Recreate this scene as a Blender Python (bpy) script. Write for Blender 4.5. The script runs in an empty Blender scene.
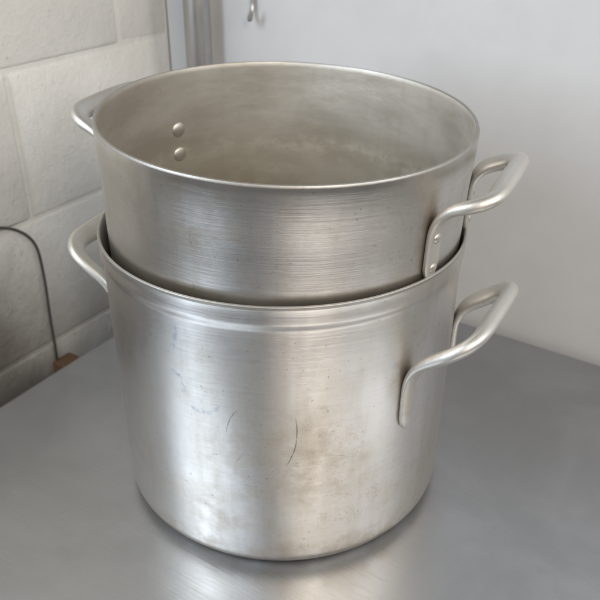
import bpy, bmesh, math, random
from mathutils import Vector, Matrix, Quaternion
S=0.17
sc=bpy.context.scene
sc.view_settings.view_transform='Standard'; sc.view_settings.look='None'; sc.view_settings.exposure=0
# ---------------------------------------------------------------- camera
F,CX,CY,CZ,PP,YY,RR=746.14,0.0561,-3.7586,3.3197,0.5274,0.0108,0.0097
cy,sy=math.cos(YY),math.sin(YY)
fw=Vector((sy*math.cos(PP),cy*math.cos(PP),-math.sin(PP)))
rt=Vector((cy,-sy,0)); up=rt.cross(fw)
r2=rt*math.cos(RR)+up*math.sin(RR); u2=r2.cross(fw)
camd=bpy.data.cameras.new("camera"); cam=bpy.data.objects.new("camera",camd); sc.collection.objects.link(cam)
M=Matrix((( r2.x,u2.x,-fw.x,CX*S),(r2.y,u2.y,-fw.y,CY*S),(r2.z,u2.z,-fw.z,CZ*S),(0,0,0,1)))
cam.matrix_world=M
camd.sensor_width=36; camd.lens=36*F/600; camd.clip_start=0.01; camd.clip_end=60
camd.dof.use_dof=True; camd.dof.focus_distance=3.45*S; camd.dof.aperture_fstop=11
sc.camera=cam
def ray(px,py): return fw+r2*((px-300)/F)-u2*((py-300)/F)
def unproj(px,py,z=0):
    d=ray(px,py); c=Vector((CX,CY,CZ)); return c+d*((z-CZ)/d.z)
def onplane(px,py,p0,n):
    d=ray(px,py); c=Vector((CX,CY,CZ)); return c+d*((p0-c).dot(n)/d.dot(n))
# ---------------------------------------------------------------- node helper
class E:
    def __init__(s,nt,sock): s.nt=nt; s.s=sock
    def _m(a,op,b=None,c=None,clamp=False):
        n=a.nt.nodes.new('ShaderNodeMath'); n.operation=op; n.use_clamp=clamp
        for i,v in enumerate((a,b,c)):
            if v is None: continue
            if isinstance(v,E): a.nt.links.new(v.s,n.inputs[i])
            else: n.inputs[i].default_value=v
        return E(a.nt,n.outputs[0])
    def __add__(a,b): return a._m('ADD',b)
    def __sub__(a,b): return a._m('SUBTRACT',b)
    def __mul__(a,b): return a._m('MULTIPLY',b)
    def __truediv__(a,b): return a._m('DIVIDE',b)
    def mx(a,b): return a._m('MAXIMUM',b)
    def abs(a): return a._m('ABSOLUTE')
    def inv(a): return (a*-1.0)+1.0
    def step(a,lo,hi):
        n=a.nt.nodes.new('ShaderNodeMapRange'); n.interpolation_type='SMOOTHSTEP'
        a.nt.links.new(a.s,n.inputs[0]); n.inputs[1].default_value=lo; n.inputs[2].default_value=hi
        return E(a.nt,n.outputs[0])
def newmat(name):
    m=bpy.data.materials.new(name); m.use_nodes=True; nt=m.node_tree
    b=nt.nodes['Principled BSDF']; return m,nt,b
def coords(nt,scale=1/S):
    tc=nt.nodes.new('ShaderNodeTexCoord'); mp=nt.nodes.new('ShaderNodeMapping')
    mp.inputs['Scale'].default_value=(scale,)*3
    nt.links.new(tc.outputs['Object'],mp.inputs[0]); return mp.outputs[0]
def noise(nt,co,scale=(1,1,1),s=1.0,detail=3,rough=.55,loc=(0,0,0),rot=(0,0,0),dist=0):
    mp=nt.nodes.new('ShaderNodeMapping'); mp.inputs['Scale'].default_value=scale
    mp.inputs['Location'].default_value=loc; mp.inputs['Rotation'].default_value=rot
    nt.links.new(co,mp.inputs[0])
    n=nt.nodes.new('ShaderNodeTexNoise'); n.inputs['Scale'].default_value=s
    n.inputs['Detail'].default_value=detail; n.inputs['Roughness'].default_value=rough
    n.inputs['Distortion'].default_value=dist
    nt.links.new(mp.outputs[0],n.inputs['Vector']); return E(nt,n.outputs[0])
def mix(nt,f,a,b):
    n=nt.nodes.new('ShaderNodeMix'); n.data_type='RGBA'
    if isinstance(f,E): nt.links.new(f.s,n.inputs[0])
    else: n.inputs[0].default_value=f
    for i,v in ((6,a),(7,b)):
        if isinstance(v,tuple): n.inputs[i].default_value=(*v,1)
        else: nt.links.new(v,n.inputs[i])
    return n.outputs[2]
def bump(nt,h,strength,dist,prev=None):
    n=nt.nodes.new('ShaderNodeBump'); n.inputs['Strength'].default_value=strength
    n.inputs['Distance'].default_value=dist; nt.links.new(h.s,n.inputs['Height'])
    if prev: nt.links.new(prev,n.inputs['Normal'])
    return n.outputs[0]
def arcs_mask(ph,Z,arcs,wob):
    dark=None
    for (pc,zc,r,a0,a1,w,k) in arcs:
        dx=ph-pc+(wob*.03); dy=Z-zc
        rr=(dx*dx+dy*dy)._m('SQRT'); an=dy._m('ARCTAN2',dx)
        ln=((rr-r).abs()*(-1.0/w)+1.0)._m('MAXIMUM',0.0)
        v=ln*(an.step(a0-.15,a0+.1)*an.step(a1-.1,a1+.15).inv()*k)
        dark=v if dark is None else dark.mx(v)
    return dark
def alu(name,seed=0.0,base=(.72,.71,.69),rough=.33,aniso=.6,stain=1.0,arcs=(),blue=(),blobs=(),simple_=False):
    m,nt,b=newmat(name); co=coords(nt)
    b.inputs['Metallic'].default_value=1
    L=(seed*3.1,seed*1.7,seed)
    cloud=noise(nt,co,(1.6,1.6,1.6),1,5,.6,L)
    fine=noise(nt,co,(16,16,16),1,4,.75,L)
    c=mix(nt,cloud.step(.35,.7),base,tuple(x*y for x,y in zip(base,(.88,.85,.80))))
    c=mix(nt,(fine.step(.50,.85)*cloud.step(.42,.6))*.35*stain,c,(.36,.31,.25))
    if simple_:
        nt.links.new(c,b.inputs['Base Color'])
        r=cloud*.2+(fine*.2)+(rough-.19); nt.links.new(r.s,b.inputs['Roughness'])
        nt.links.new(bump(nt,fine,.16,.002),b.inputs['Normal'])
        return m
    brush=noise(nt,co,(2.2,2.2,110),1,3,.75,L)
    streak=noise(nt,co,(7,7,.7),1,3,.6,L)
    pits=noise(nt,co,(1,1,1),46,1,.5,(seed,3,8)).step(.73,.78)
    sp=nt.nodes.new('ShaderNodeSeparateXYZ'); nt.links.new(co,sp.inputs[0])
    X,Y,Z=[E(nt,o) for o in sp.outputs]
    ph=Y._m('ARCTAN2',X)
    dark=arcs_mask(ph,Z,arcs,cloud+streak) if arcs else None; bl=arcs_mask(ph,Z,blue,fine*1.2) if blue else None
    st=None
    if blobs: bn=noise(nt,co,(1,1,1),9,5,.7,(1,7,3)); bn2=noise(nt,co,(1,1,1),70,2,.7,(5,7,3))
    for (pc,zc,sx,sz,lo,k,which) in blobs:
        dx=(ph-pc)/sx; dy=(Z-zc)/sz
        g=(dx*dx+dy*dy).step(0,1).inv()
        if which: v=((bn2*.5+bn*.5)+g*.14-.07).step(lo,lo+.18)*g*k
        else: v=(bn+g*.2-.1).step(lo-.14,lo+.20)*g*k
        st=v if st is None else st.mx(v)
    c=mix(nt,streak.step(.45,.8)*.40*stain,c,tuple(x*y for x,y in zip(base,(.72,.65,.54))))
    c=mix(nt,brush.step(.4,.75)*.22,c,tuple(x*.72 for x in base))
    c=mix(nt,pits*.45,c,(.25,.22,.18))
    if st: c=mix(nt,st,c,(.34,.24,.12))
    if bl: c=mix(nt,bl*fine.step(.38,.60),c,(.22,.30,.44))
    if dark: c=mix(nt,dark*(fine.step(.36,.5)*.6+.4),c,(.07,.07,.07))
    nt.links.new(c,b.inputs['Base Color'])
    r=cloud*.18+(brush*.14)+(fine*.10)+(streak*.12)+(rough-.27)
    if st: r=r+st*.2
    nt.links.new(r.s,b.inputs['Roughness'])
    b.inputs['Anisotropic'].default_value=aniso
    t=nt.nodes.new('ShaderNodeTangent'); t.direction_type='RADIAL'; t.axis='Z'
    nt.links.new(t.outputs[0],b.inputs['Tangent'])
    n1=bump(nt,noise(nt,co,(1.7,1.7,.6),1,1,.4,L),.30,.02)
    n2=bump(nt,brush+fine*.5,.05,.002,n1)
    nt.links.new(n2,b.inputs['Normal'])
    return m
def alu_inside(name):
    m,nt,b=newmat(name); co=coords(nt)
    b.inputs['Metallic'].default_value=.65
    cloud=noise(nt,co,(1.1,1.1,3.6),1,5,.62,(4,1,2))
    fine=noise(nt,co,(8,8,12),1,5,.7)
    run=noise(nt,co,(7,7,.8),1,3,.6,(1,3,0))
    sp=nt.nodes.new('ShaderNodeSeparateXYZ'); nt.links.new(co,sp.inputs[0])
    X,Y,Z=[E(nt,o) for o in sp.outputs]; wob=Z+(cloud*.12)+(run*.06)
    low=wob.step(1.10,.84)
    ring=((wob-.88).abs()*-14.0+1.0)._m('MAXIMUM',0.0)
    c=mix(nt,cloud.step(.35,.65),(.68,.66,.615),(.48,.45,.395))
    c=mix(nt,low*.4,c,(.60,.54,.42))
    c=mix(nt,(fine.step(.42,.64)*ring)*.75,c,(.80,.77,.69))
    c=mix(nt,(fine.step(.48,.68)*low)*.4,c,(.74,.70,.60))
    c=mix(nt,run.step(.5,.8)*.25,c,(.40,.35,.28))
    left_shade=(X*-.8+Y*.35+cloud*.3).step(.25,1.15)  # shade on the left inner wall, mixed into the base colour
    c=mix(nt,left_shade*.55,c,(.27,.235,.19))
    c=mix(nt,fine.step(.60,.74)*.3,c,(.34,.28,.20))
    nt.links.new(c,b.inputs['Base Color'])
    r=cloud*.16+fine*.1+.36; nt.links.new(r.s,b.inputs['Roughness'])
    b.inputs['Anisotropic'].default_value=.4
    t=nt.nodes.new('ShaderNodeTangent'); t.direction_type='RADIAL'; t.axis='Z'; nt.links.new(t.outputs[0],b.inputs['Tangent'])
    n=bump(nt,fine,.10,.003); nt.links.new(n,b.inputs['Normal'])
    return m
def simple(name,c1,c2,rough=.6,metal=0,s=20,bs=.1,bd=.002,sc_=(1,1,1)):
    m,nt,b=newmat(name); co=coords(nt)
    n=noise(nt,co,sc_,s,4,.6); n2=noise(nt,co,sc_,s*.12,3,.6,(3,3,3))
    c=mix(nt,(n*.5+n2*.5).step(.35,.65),c1,c2); nt.links.new(c,b.inputs['Base Color'])
    b.inputs['Metallic'].default_value=metal
    r=n*.2+(rough-.1); nt.links.new(r.s,b.inputs['Roughness'])
    if bs: nt.links.new(bump(nt,n,bs,bd),b.inputs['Normal'])
    return m
D=math.radians
m_low=alu("lower_aluminium",0.0,(.72,.705,.68),.36,.62,1.0,
   arcs=[(D(-105),.95,.38,-.50,.15,.0048,.9),(D(-90),.90,.25,2.45,2.95,.0042,.7),(D(-70),.5,.6,2.6,2.75,.003,.4),(D(-80),.3,.5,1.2,1.35,.003,.4)],
   blue=[(D(-128),1.45,.16,-.9,.6,.020,.55),(D(-112),1.12,.10,-2.2,-.4,.016,.5),(D(-122),1.14,.08,-.9,1.6,.016,.45)],
   blobs=[(D(-88),.75,.60,.50,.56,.26,0),(D(-76),.86,.40,.40,.54,.36,1),(D(-95),.6,.35,.28,.55,.34,1),(D(-60),.4,.8,.40,.56,.30,1),(D(-90),.10,1.6,.16,.56,.38,0),(D(-53),1.15,.12,.20,.48,.35,0),(D(-110),.35,.5,.3,.55,.25,0)])
m_up=alu("upper_aluminium",7.3,(.69,.675,.65),.355,.62,.9,
   blobs=[(D(-50),1.0,.6,.35,.57,.3,1),(D(-110),1.1,.8,.4,.58,.22,0),(D(-47),.95,.10,.3,.46,.4,0)])
m_in=alu_inside("stained_inner_aluminium")
m_rim=alu("worn_rim_aluminium",3.0,(.48,.47,.45),.5,.3,.6,simple_=True)
m_handle=alu("cast_handle_aluminium",9.0,(.70,.685,.65),.49,0,.8,simple_=True)
m_rivet=alu("rivet_aluminium",12.0,(.62,.59,.54),.45,0,.6,simple_=True)
def steel():
    m,nt,b=newmat("brushed_stainless_steel"); co=coords(nt)
    b.inputs['Metallic'].default_value=1
    br=noise(nt,co,(1.5,90,1),1,3,.7); cl=noise(nt,co,(1,1,1),1.1,5,.62,(2,5,0),dist=.6)
    fi=noise(nt,co,(1,1,1),16,4,.7); sw=noise(nt,co,(3,40,1),1,2,.6,(3,1,0),rot=(0,0,.8)).step(.64,.72)
    c=mix(nt,cl.step(.35,.65),(.475,.485,.505),(.40,.41,.425))
    c=mix(nt,br*.35,c,(.55,.56,.58))
    c=mix(nt,fi.step(.6,.75)*.25,c,(.30,.30,.30))
    nt.links.new(c,b.inputs['Base Color'])
    r=cl*.18+br*.18+sw*.06+fi*.06+.13; nt.links.new(r.s,b.inputs['Roughness'])
    n1=bump(nt,noise(nt,co,(1,1,1),.9,1,.4),.10,.02)
    nt.links.new(bump(nt,br+sw*.4,.10,.002,n1),b.inputs['Normal'])
    return m
m_steel=steel()
def blockmat():
    m,nt,b=newmat("painted_block"); co=coords(nt)
    n=noise(nt,co,(1,1,1),12,5,.7); big=noise(nt,co,(1,1,1),1.3,4,.6,(3,3,3)); pit=noise(nt,co,(1,1,1),24,2,.6,(9,3,1)).step(.62,.74)
    chip=noise(nt,co,(1,1,1),4,6,.75,(1,8,3)).step(.66,.69)
    sp=nt.nodes.new('ShaderNodeSeparateXYZ'); nt.links.new(co,sp.inputs[0]); X,Y,Z=[E(nt,o) for o in sp.outputs]
    c=mix(nt,big.step(.35,.65),(.88,.865,.82),(.80,.785,.74))
    c=mix(nt,pit*.2,c,(.50,.46,.38)); c=mix(nt,chip*.5,c,(.50,.46,.39))
    painted_shade=(Z+big*.9).step(1.6,.2)*(Y+big*.8).step(-1.1,-1.9)  # shade low at the wall's near end, painted into the block colour
    c=mix(nt,painted_shade*.85,c,(.17,.15,.13))
    nt.links.new(c,b.inputs['Base Color']); b.inputs['Roughness'].default_value=.5
    n1=bump(nt,n-chip*.3,.34,.010); nt.links.new(bump(nt,pit.inv(),.25,.006,n1),b.inputs['Normal'])
    return m
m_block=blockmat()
m_wall=simple("smooth_painted_wall",(.64,.645,.655),(.60,.605,.615),.38,0,3,.04,.004)
m_floor=simple("concrete_floor",(.16,.14,.12),(.10,.09,.08),.8,0,6)
m_pipe=simple("dull_steel_pipe",(.50,.49,.48),(.44,.43,.42),.38,1,6,0)
m_wood=simple("weathered_wood",(.20,.11,.05),(.11,.06,.03),.6,0,2,.1,.002,(1,1,12))
m_black=simple("black_rubber",(.09,.085,.08),(.06,.055,.05),.6,0,10)
# ---------------------------------------------------------------- mesh helpers
def mkobj(name,bm,mats,parent=None,smooth=True,angle=40):
    me=bpy.data.meshes.new(name)
    for v in bm.verts: v.co*=S
    bm.normal_update(); bm.to_mesh(me); bm.free()
    for m in mats: me.materials.append(m)
    o=bpy.data.objects.new(name,me); sc.collection.objects.link(o)
    if smooth:
        for p in me.polygons: p.use_smooth=True
        me.set_sharp_from_angle(angle=math.radians(angle))
    if parent: o.parent=parent
    return o
def empty(name,loc):
    o=bpy.data.objects.new(name,None); o.empty_display_size=.05; sc.collection.objects.link(o); o.location=Vector(loc)*S; return o
def lathe(prof,n=256,wob=0.0):
    bm=bmesh.new(); rings=[]
    for (r,z,mi) in prof:
        if r<1e-6: rings.append([bm.verts.new((0,0,z))])
        else:
            ring=[]
            for i in range(n):
                a=2*math.pi*i/n
                k=1+wob*(math.sin(2*a+.6)+.5*math.sin(3*a+2)+.25*math.sin(7*a+z*2))*min(1,z/1.0)
                ring.append(bm.verts.new((r*k*math.cos(a),r*k*math.sin(a),z+wob*(.8*math.sin(3*a+1)+.5*math.sin(5*a))*min(1,z/1.0))))
            rings.append(ring)
    for j in range(len(rings)-1):
        A,B=rings[j],rings[j+1]; mi=prof[j+1][2]
        for i in range(n):
            i2=(i+1)%n
            if len(A)==1: f=bm.faces.new((A[0],B[i2],B[i]))
            elif len(B)==1: f=bm.faces.new((A[i],A[i2],B[0]))
            else: f=bm.faces.new((A[i],A[i2],B[i2],B[i]))
            f.material_index=mi
    bmesh.ops.recalc_face_normals(bm,faces=bm.faces)
    return bm
def arc(cx,cz,r,a0,a1,n,mi):
    return [(cx+r*math.cos(math.radians(a0+(a1-a0)*i/n)),cz+r*math.sin(math.radians(a0+(a1-a0)*i/n)),mi) for i in range(n+1)]
def rpoly(pts,rad,n=10,N=110):
    out=[Vector(pts[0])]
    for i in range(1,len(pts)-1):
        p,a,b=Vector(pts[i]),Vector(pts[i-1]),Vector(pts[i+1])
        r=min(rad[i],(a-p).length*.49,(b-p).length*.49)
        s=p+(a-p).normalized()*r; e=p+(b-p).normalized()*r
        for k in range(n+1):
            t=k/n; out.append(s*(1-t)**2+p*2*t*(1-t)+e*t*t)
    out.append(Vector(pts[-1]))
    L=[0]
    for i in range(1,len(out)): L.append(L[-1]+(out[i]-out[i-1]).length)
    res=[]; j=0
    for k in range(N+1):
        d=L[-1]*k/N
        while j<len(L)-2 and L[j+1]<d: j+=1
        f=(d-L[j])/max(1e-9,L[j+1]-L[j]); res.append(out[j].lerp(out[j+1],min(1,max(0,f))))
    for _ in range(2):
        res=[res[0]]+[(res[i-1]+res[i]*2+res[i+1])/4 for i in range(1,N)]+[res[-1]]
    return res
def sweep(path,W0,sec,ns=20):
    bm=bmesh.new(); W=Vector(W0); rings=[]; N=len(path)
    for i,p in enumerate(path):
        T=(path[min(N-1,i+1)]-path[max(0,i-1)]).normalized()
        W=(W-T*W.dot(T)).normalized(); B=T.cross(W)
        w,h,e=sec(i/(N-1)); ring=[]
        for k in range(ns):
            a=2*math.pi*k/ns; c,s_=math.cos(a),math.sin(a)
            x=math.copysign(abs(c)**e,c)*w; y=math.copysign(abs(s_)**e,s_)*h
            ring.append(bm.verts.new(p+W*x+B*y))
        rings.append(ring)
    for j in range(N-1):
        for k in range(ns):
            bm.faces.new((rings[j][k],rings[j][(k+1)%ns],rings[j+1][(k+1)%ns],rings[j+1][k]))
    for R_ in (rings[0],rings[-1]): bm.faces.new(R_)
    bmesh.ops.recalc_face_normals(bm,faces=bm.faces)
    return bm
def sm(x,a,b):
    t=min(1,max(0,(x-a)/(b-a))); return t*t*(3-2*t)
def handle(parent,R,phic,half,ztop,zbot,ext,rise,rad,pw,pt,rivz=(),rivr=.026,inner=None,name="handle"):
    o=Vector((math.cos(phic),math.sin(phic),0))
    def at(phi,r,z): return Vector((r*math.cos(phi),r*math.sin(phi),z))
    p1,p2=phic-half,phic+half; rp=R+pt*.8
    t=Vector((-math.sin(phic),math.cos(phic),0))
    c1=at(p1,rp,ztop)+o*ext+Vector((0,0,rise))-t*.01; c2=at(p2,rp,ztop)+o*ext+Vector((0,0,rise))+t*.01
    pts=[at(p1,rp,zbot),at(p1,rp,ztop-.01),c1,c2,at(p2,rp,ztop-.01),at(p2,rp,zbot)]
    path=rpoly(pts,[0,.12,.16,.16,.12,0])
    tot=sum((path[i+1]-path[i]).length for i in range(len(path)-1))
    fp=(ztop-zbot)/tot
    def sec(k):
        kk=min(k,1-k); g=sm(kk,fp*.65,fp*1.3+.03)
        endr=math.sqrt(max(0,1-(1-min(1,kk/(fp*.28)))**2)) if kk<fp*.28 else 1
        bulge=1+.14*math.sin(math.pi*sm(k,.3,.7))
        return ((pw*(1-g)+rad*g*bulge)*(.08+.92*endr),(pt*(1-g)+rad*.64*g*bulge)*(.5+.5*endr),.72*(1-g)+.78*g)
    bm=sweep(path,(-math.sin(p1),math.cos(p1),0),sec,28)
    h=mkobj(name,bm,[m_handle],parent,angle=60)
    for p in (p1,p2):
        for z in rivz:
            for r0,sgn,rr,fl in ((rp+pt*.85,1,rivr,.5),)+(((inner,-1,rivr*1.75,.32),) if inner else ()):
                bm=bmesh.new(); n=24; nrm=at(p,1,0); tt=Vector((-nrm.y,nrm.x,0)); c=at(p,r0,z)
                rings=[]
                for k in range(6):
                    a=k/5*math.pi/2; q=rr*math.cos(a); hh=rr*fl*math.sin(a)
                    if k==5: rings.append([bm.verts.new(c+nrm*sgn*hh)])
                    else: rings.append([bm.verts.new(c+nrm*sgn*hh+tt*q*math.cos(2*math.pi*i/n)+Vector((0,0,q*math.sin(2*math.pi*i/n)))) for i in range(n)])
                base=[bm.verts.new(v.co-nrm*sgn*.015) for v in rings[0]]; rings.insert(0,base)
                for j in range(len(rings)-1):
                    A,B=rings[j],rings[j+1]
                    for i in range(n):
                        i2=(i+1)%n
                        if len(B)==1: bm.faces.new((A[i],A[i2],B[0]))
                        else: bm.faces.new((A[i],A[i2],B[i2],B[i]))
                bmesh.ops.recalc_face_normals(bm,faces=bm.faces)
                mkobj("rivet",bm,[m_rivet],h,angle=50)
    return h
# ---------------------------------------------------------------- lower pot
H=1.667
low=empty("stock_pot",(0,0,0))
low["label"]="large scratched aluminium stock pot with brown stains standing on steel table"; low["category"]="pot"
prof=[(0,.022,0),(.80,.022,0),(.86,.004,0)]+arc(.875,.10,.10,-88,0,12,0)
for k in range(1,30): prof.append((.975,.10+(H-.145-.10)*k/30,0))
for k in range(0,11):
    t_=k/10; prof.append((.975+.011*sm(t_,0,1),H-.145+.055*t_,0))
prof+= [(.986,H-.07,0),(.986,H-.05,0),(.987,H-.02,0),(.989,H-.010,2)]
prof+= arc(.982,H-.008,.008,20,160,5,2)
prof+= [(.974,H-.02,1),(.972,H-.12,1)]
for k in range(0,10): prof.append((.966,H-.14-(H-.14-.14)*k/9,1))
prof+= [(.93,.07,1),(.86,.04,1),(0,.04,1)]
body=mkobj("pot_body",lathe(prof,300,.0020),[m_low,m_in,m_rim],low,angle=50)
handle(low,.975,D(-30),D(20),1.19,.81,.295,.22,.054,.046,.018)
handle(low,.975,D(157),D(20),1.19,.82,.295,.20,.054,.046,.018)
# ---------------------------------------------------------------- upper pot
H2=1.30; R2=.9587
nrm=Vector((.0226,-.032,1)).normalized()
rimc=Vector((.0239,-.014,2.2491))
base=rimc-nrm*H2
upp=empty("stock_pot",base); upp.rotation_mode='QUATERNION'; upp.rotation_quaternion=Vector((0,0,1)).rotation_difference(nrm)
upp["label"]="aluminium cooking pot with riveted handles nested inside the larger pot"; upp["category"]="pot"
for o_ in (low,upp): o_["group"]="stacked aluminium pots"
prof=[(0,.0,0),(.80,.0,0)]+arc(.83,.10,.10,-88,0,10,0)
def rb(z): return .936+(.948-.936)*sm(z,.3,.8)+(R2-.948)*sm(z,.95,1.27)
for k in range(1,30):
    z=.10+(H2-.012-.10)*k/29; prof.append((rb(z),z,0))
prof+= [(R2-.001,H2-.006,2),(R2-.004,H2-.001,2),(R2-.009,H2,2),(R2-.015,H2-.001,2),(R2-.018,H2-.006,2)]
for k in range(0,24):
    z=H2-.03-(H2-.03-.12)*k/23; prof.append((rb(z)-.020,z,1))
prof+= [(.88,.06,1),(.80,.035,1),(0,.035,1)]
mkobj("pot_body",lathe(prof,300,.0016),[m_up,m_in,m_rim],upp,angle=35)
rz=H2
handle(upp,.950,D(-26.5),D(18.5),rz-.215,rz-.575,.23,.085,.051,.050,.017,(rz-.35,rz-.505),.027,inner=.930)
handle(upp,.950,D(153.5),D(18.5),rz-.215,rz-.575,.23,.085,.051,.050,.017,(rz-.35,rz-.505),.027,inner=.930)
# ---------------------------------------------------------------- table
A=unproj(42,378); B=unproj(109,336); C=unproj(462,321); Dd=unproj(558,351)
u=(B-A).normalized(); v=Vector((u.y,-u.x,0))
v_meas=(Dd-C).normalized(); v=((v+v_meas)/2).normalized(); u=Vector((-v.y,v.x,0))
tt=(C-A).cross(v).z/u.cross(v).z; K=A+u*tt
yaw=math.atan2(v.y,v.x)
def boxmesh(x0,x1,y0,y1,z0,z1,bev=0,seg=3):
    bm=bmesh.new(); bmesh.ops.create_cube(bm,size=1)
    for w in bm.verts: w.co=Vector((x0+(w.co.x+.5)*(x1-x0),y0+(w.co.y+.5)*(y1-y0),z0+(w.co.z+.5)*(z1-z0)))
    if bev: bmesh.ops.bevel(bm,geom=bm.edges[:],offset=bev,segments=seg,profile=.5,affect='EDGES')
    return bm
tab=empty("work_table",(K.x,K.y,-5.0)); tab.rotation_euler=(0,0,yaw)
tab["label"]="brushed stainless steel work table carrying the stacked pots"; tab["category"]="table"
mkobj("table_top",boxmesh(0,10,-9.5,0,4.76,5.0,.045,5),[m_steel],tab,angle=30)
for (x,y) in ((.5,-.5),(9.5,-.5),(.5,-9),(9.5,-9)):
    bm=bmesh.new(); bmesh.ops.create_cone(bm,cap_ends=True,segments=24,radius1=.12,radius2=.12,depth=4.78,matrix=Matrix.Translation((x,y,2.39)))
    mkobj("leg",bm,[m_pipe],tab)
# ---------------------------------------------------------------- floor and walls
fl=mkobj("floor",boxmesh(-14,16,-14,8,-5.2,-5.0),[m_floor],smooth=False); fl["kind"]="structure"
off_old=(unproj(186,240)-K).dot(v)
off=(unproj(175,237)-K).dot(v)
def place(o,loc): o.location=Vector(loc)*S; o.rotation_euler=(0,0,yaw)
gap=.05
w=mkobj("panel_wall",boxmesh(off,13,gap,gap+.3,-5,7),[m_wall],smooth=False); place(w,(K.x,K.y,0))
w["label"]="smooth pale grey painted wall behind the table"; w["category"]="wall"
bw=bmesh.new()
rnd=random.Random(5)
def addbox(bm,x0,x1,y0,y1,z0,z1,bev):
    b2=boxmesh(x0,x1,y0,y1,z0,z1,bev,3)
    for q in b2.verts: q.co+=Vector((rnd.uniform(-.004,.004),rnd.uniform(-.008,.008),rnd.uniform(-.008,.008)))
    me=bpy.data.meshes.new("t"); b2.to_mesh(me); b2.free(); bm.from_mesh(me); bpy.data.meshes.remove(me)
BL,BH=2.35,1.18
zj=-.37
for r_ in range(-4,6):
    z0=zj+r_*BH; sh=(r_%2)*BL/2+.62
    yy=gap-sh+BL
    while yy>-5.2:
        y1=min(yy,gap); y0=max(yy-BL,-5.2)
        if y1-y0>.05: addbox(bw,off-.3,off+rnd.uniform(-.010,.010),y0+.008+rnd.uniform(0,.01),y1-.008,z0+.006+rnd.uniform(0,.012),z0+BH-.008,.034)
        yy-=BL
b2=boxmesh(off-.29,off-.014,-5.2,gap,-5,6.7,0); me=bpy.data.meshes.new("t"); b2.to_mesh(me); b2.free(); bw.from_mesh(me)
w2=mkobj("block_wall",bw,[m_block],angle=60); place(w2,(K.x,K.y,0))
w2["label"]="cream painted concrete block wall beside the table"; w2["category"]="wall"
bm=bmesh.new(); bmesh.ops.create_cone(bm,cap_ends=True,segments=64,radius1=.112,radius2=.112,depth=11.5,matrix=Matrix.Translation((0,0,.75)))
pc=K+v*(off_old+.38)-u*(.16)
p=mkobj("steel_pipe",bm,[m_pipe]); place(p,(pc.x,pc.y,0)); p["label"]="vertical dull steel pipe running up the wall corner"; p["category"]="pipe"
# wooden piece lodged in the gap
q=onplane(66,352,K+v*(off+.10),v); ql=(q-K).dot(u)
bm=boxmesh(off+.01,off+.20,ql-.10,ql+.10,q.z-.45,q.z-.08,.02); w3=mkobj("wooden_block",bm,[m_wood]); place(w3,(K.x,K.y,0))
w3["label"]="brown wooden block wedged between wall and table"; w3["category"]="wood block"
# hose
hp=[onplane(x,y,K+v*(off+.03),v) for x,y in ((-30,232),(10,226),(36,240),(45,280),(50,318),(57,356),(62,430))]
bm=sweep(rpoly(hp,[0,.2,.25,.2,.2,.2,0],8,80),(v.x,v.y,0),lambda k:(.012,.012,1),14)
hz=mkobj("rubber_hose",bm,[m_black]); hz["label"]="thin dark rubber hose hanging along the block wall"; hz["category"]="hose"
# wall hook
hn=u; hb=K+u*(gap-.035)
pts=[onplane(252,-14,hb,hn),onplane(253,6,hb,hn),onplane(253,12,hb,hn)-u*.02,onplane(254,18,hb,hn)-u*.07,onplane(259,18,hb,hn)-u*.12,onplane(260,10,hb,hn)-u*.12]
bm=sweep(rpoly(pts,[0,.03,.03,.04,.04,0],6,50),(v.x,v.y,0),lambda k:(.018,.018,1),10)
hk=mkobj("wall_hook",bm,[m_pipe]); hk["label"]="small bent metal hook fixed on the pale wall"; hk["category"]="hook"
# ---------------------------------------------------------------- light
world=bpy.data.worlds.new("World"); sc.world=world; world.use_nodes=True; nt=world.node_tree
bg=nt.nodes['Background']; tc=nt.nodes.new('ShaderNodeTexCoord'); sp=nt.nodes.new('ShaderNodeSeparateXYZ')
nt.links.new(tc.outputs['Generated'],sp.inputs[0]); X,Y,Z=[E(nt,o) for o in sp.outputs]
c=mix(nt,Z.step(-.3,.6),(.12,.10,.08),(.42,.415,.42))
dr=(X*.90-Y*.43).step(.35,.95)
c=mix(nt,dr*.92,c,(.05,.04,.03))
nt.links.new(c,bg.inputs[0]); bg.inputs[1].default_value=.58
def area(name,loc,tgt,sx,sy_,pw,col):
    l=bpy.data.lights.new(name,'AREA'); l.shape='RECTANGLE'; l.size=sx*S; l.size_y=sy_*S; l.energy=pw; l.color=col
    o=bpy.data.objects.new(name,l); sc.collection.objects.link(o); o.location=Vector(loc)*S
    o.rotation_euler=(Vector(tgt)-Vector(loc)).to_track_quat('-Z','Y').to_euler(); return o
area("window_light",(-5.6,-3.9,5.0),(0,0,1.4),2.3,5,12.5,(.82,.91,1))
area("room_light",(2.6,-8,6.5),(0,0,1.2),2.6,4,12,(1,.91,.80))
area("wall_fill_light",(6.5,-4.2,5.5),(2.7,2.0,1.6),2.5,4,7,(1,.98,.95))  # added fill lamp, no visible source, brightens the right of the panel wall
sl=bpy.data.lights.new("warm_spot_light",'SPOT'); sl.energy=7; sl.color=(1,.88,.68); sl.spot_size=D(12); sl.spot_blend=.5; sl.shadow_soft_size=.02  # added spot, source unseen, for the warm patch low on the block wall
so=bpy.data.objects.new("warm_spot_light",sl); sc.collection.objects.link(so)
tg=onplane(96,300,K+v*off,v); sp_=tg+Vector((5.5,.6,5.0)); so.location=sp_*S; so.rotation_euler=(tg-sp_).to_track_quat('-Z','Y').to_euler()
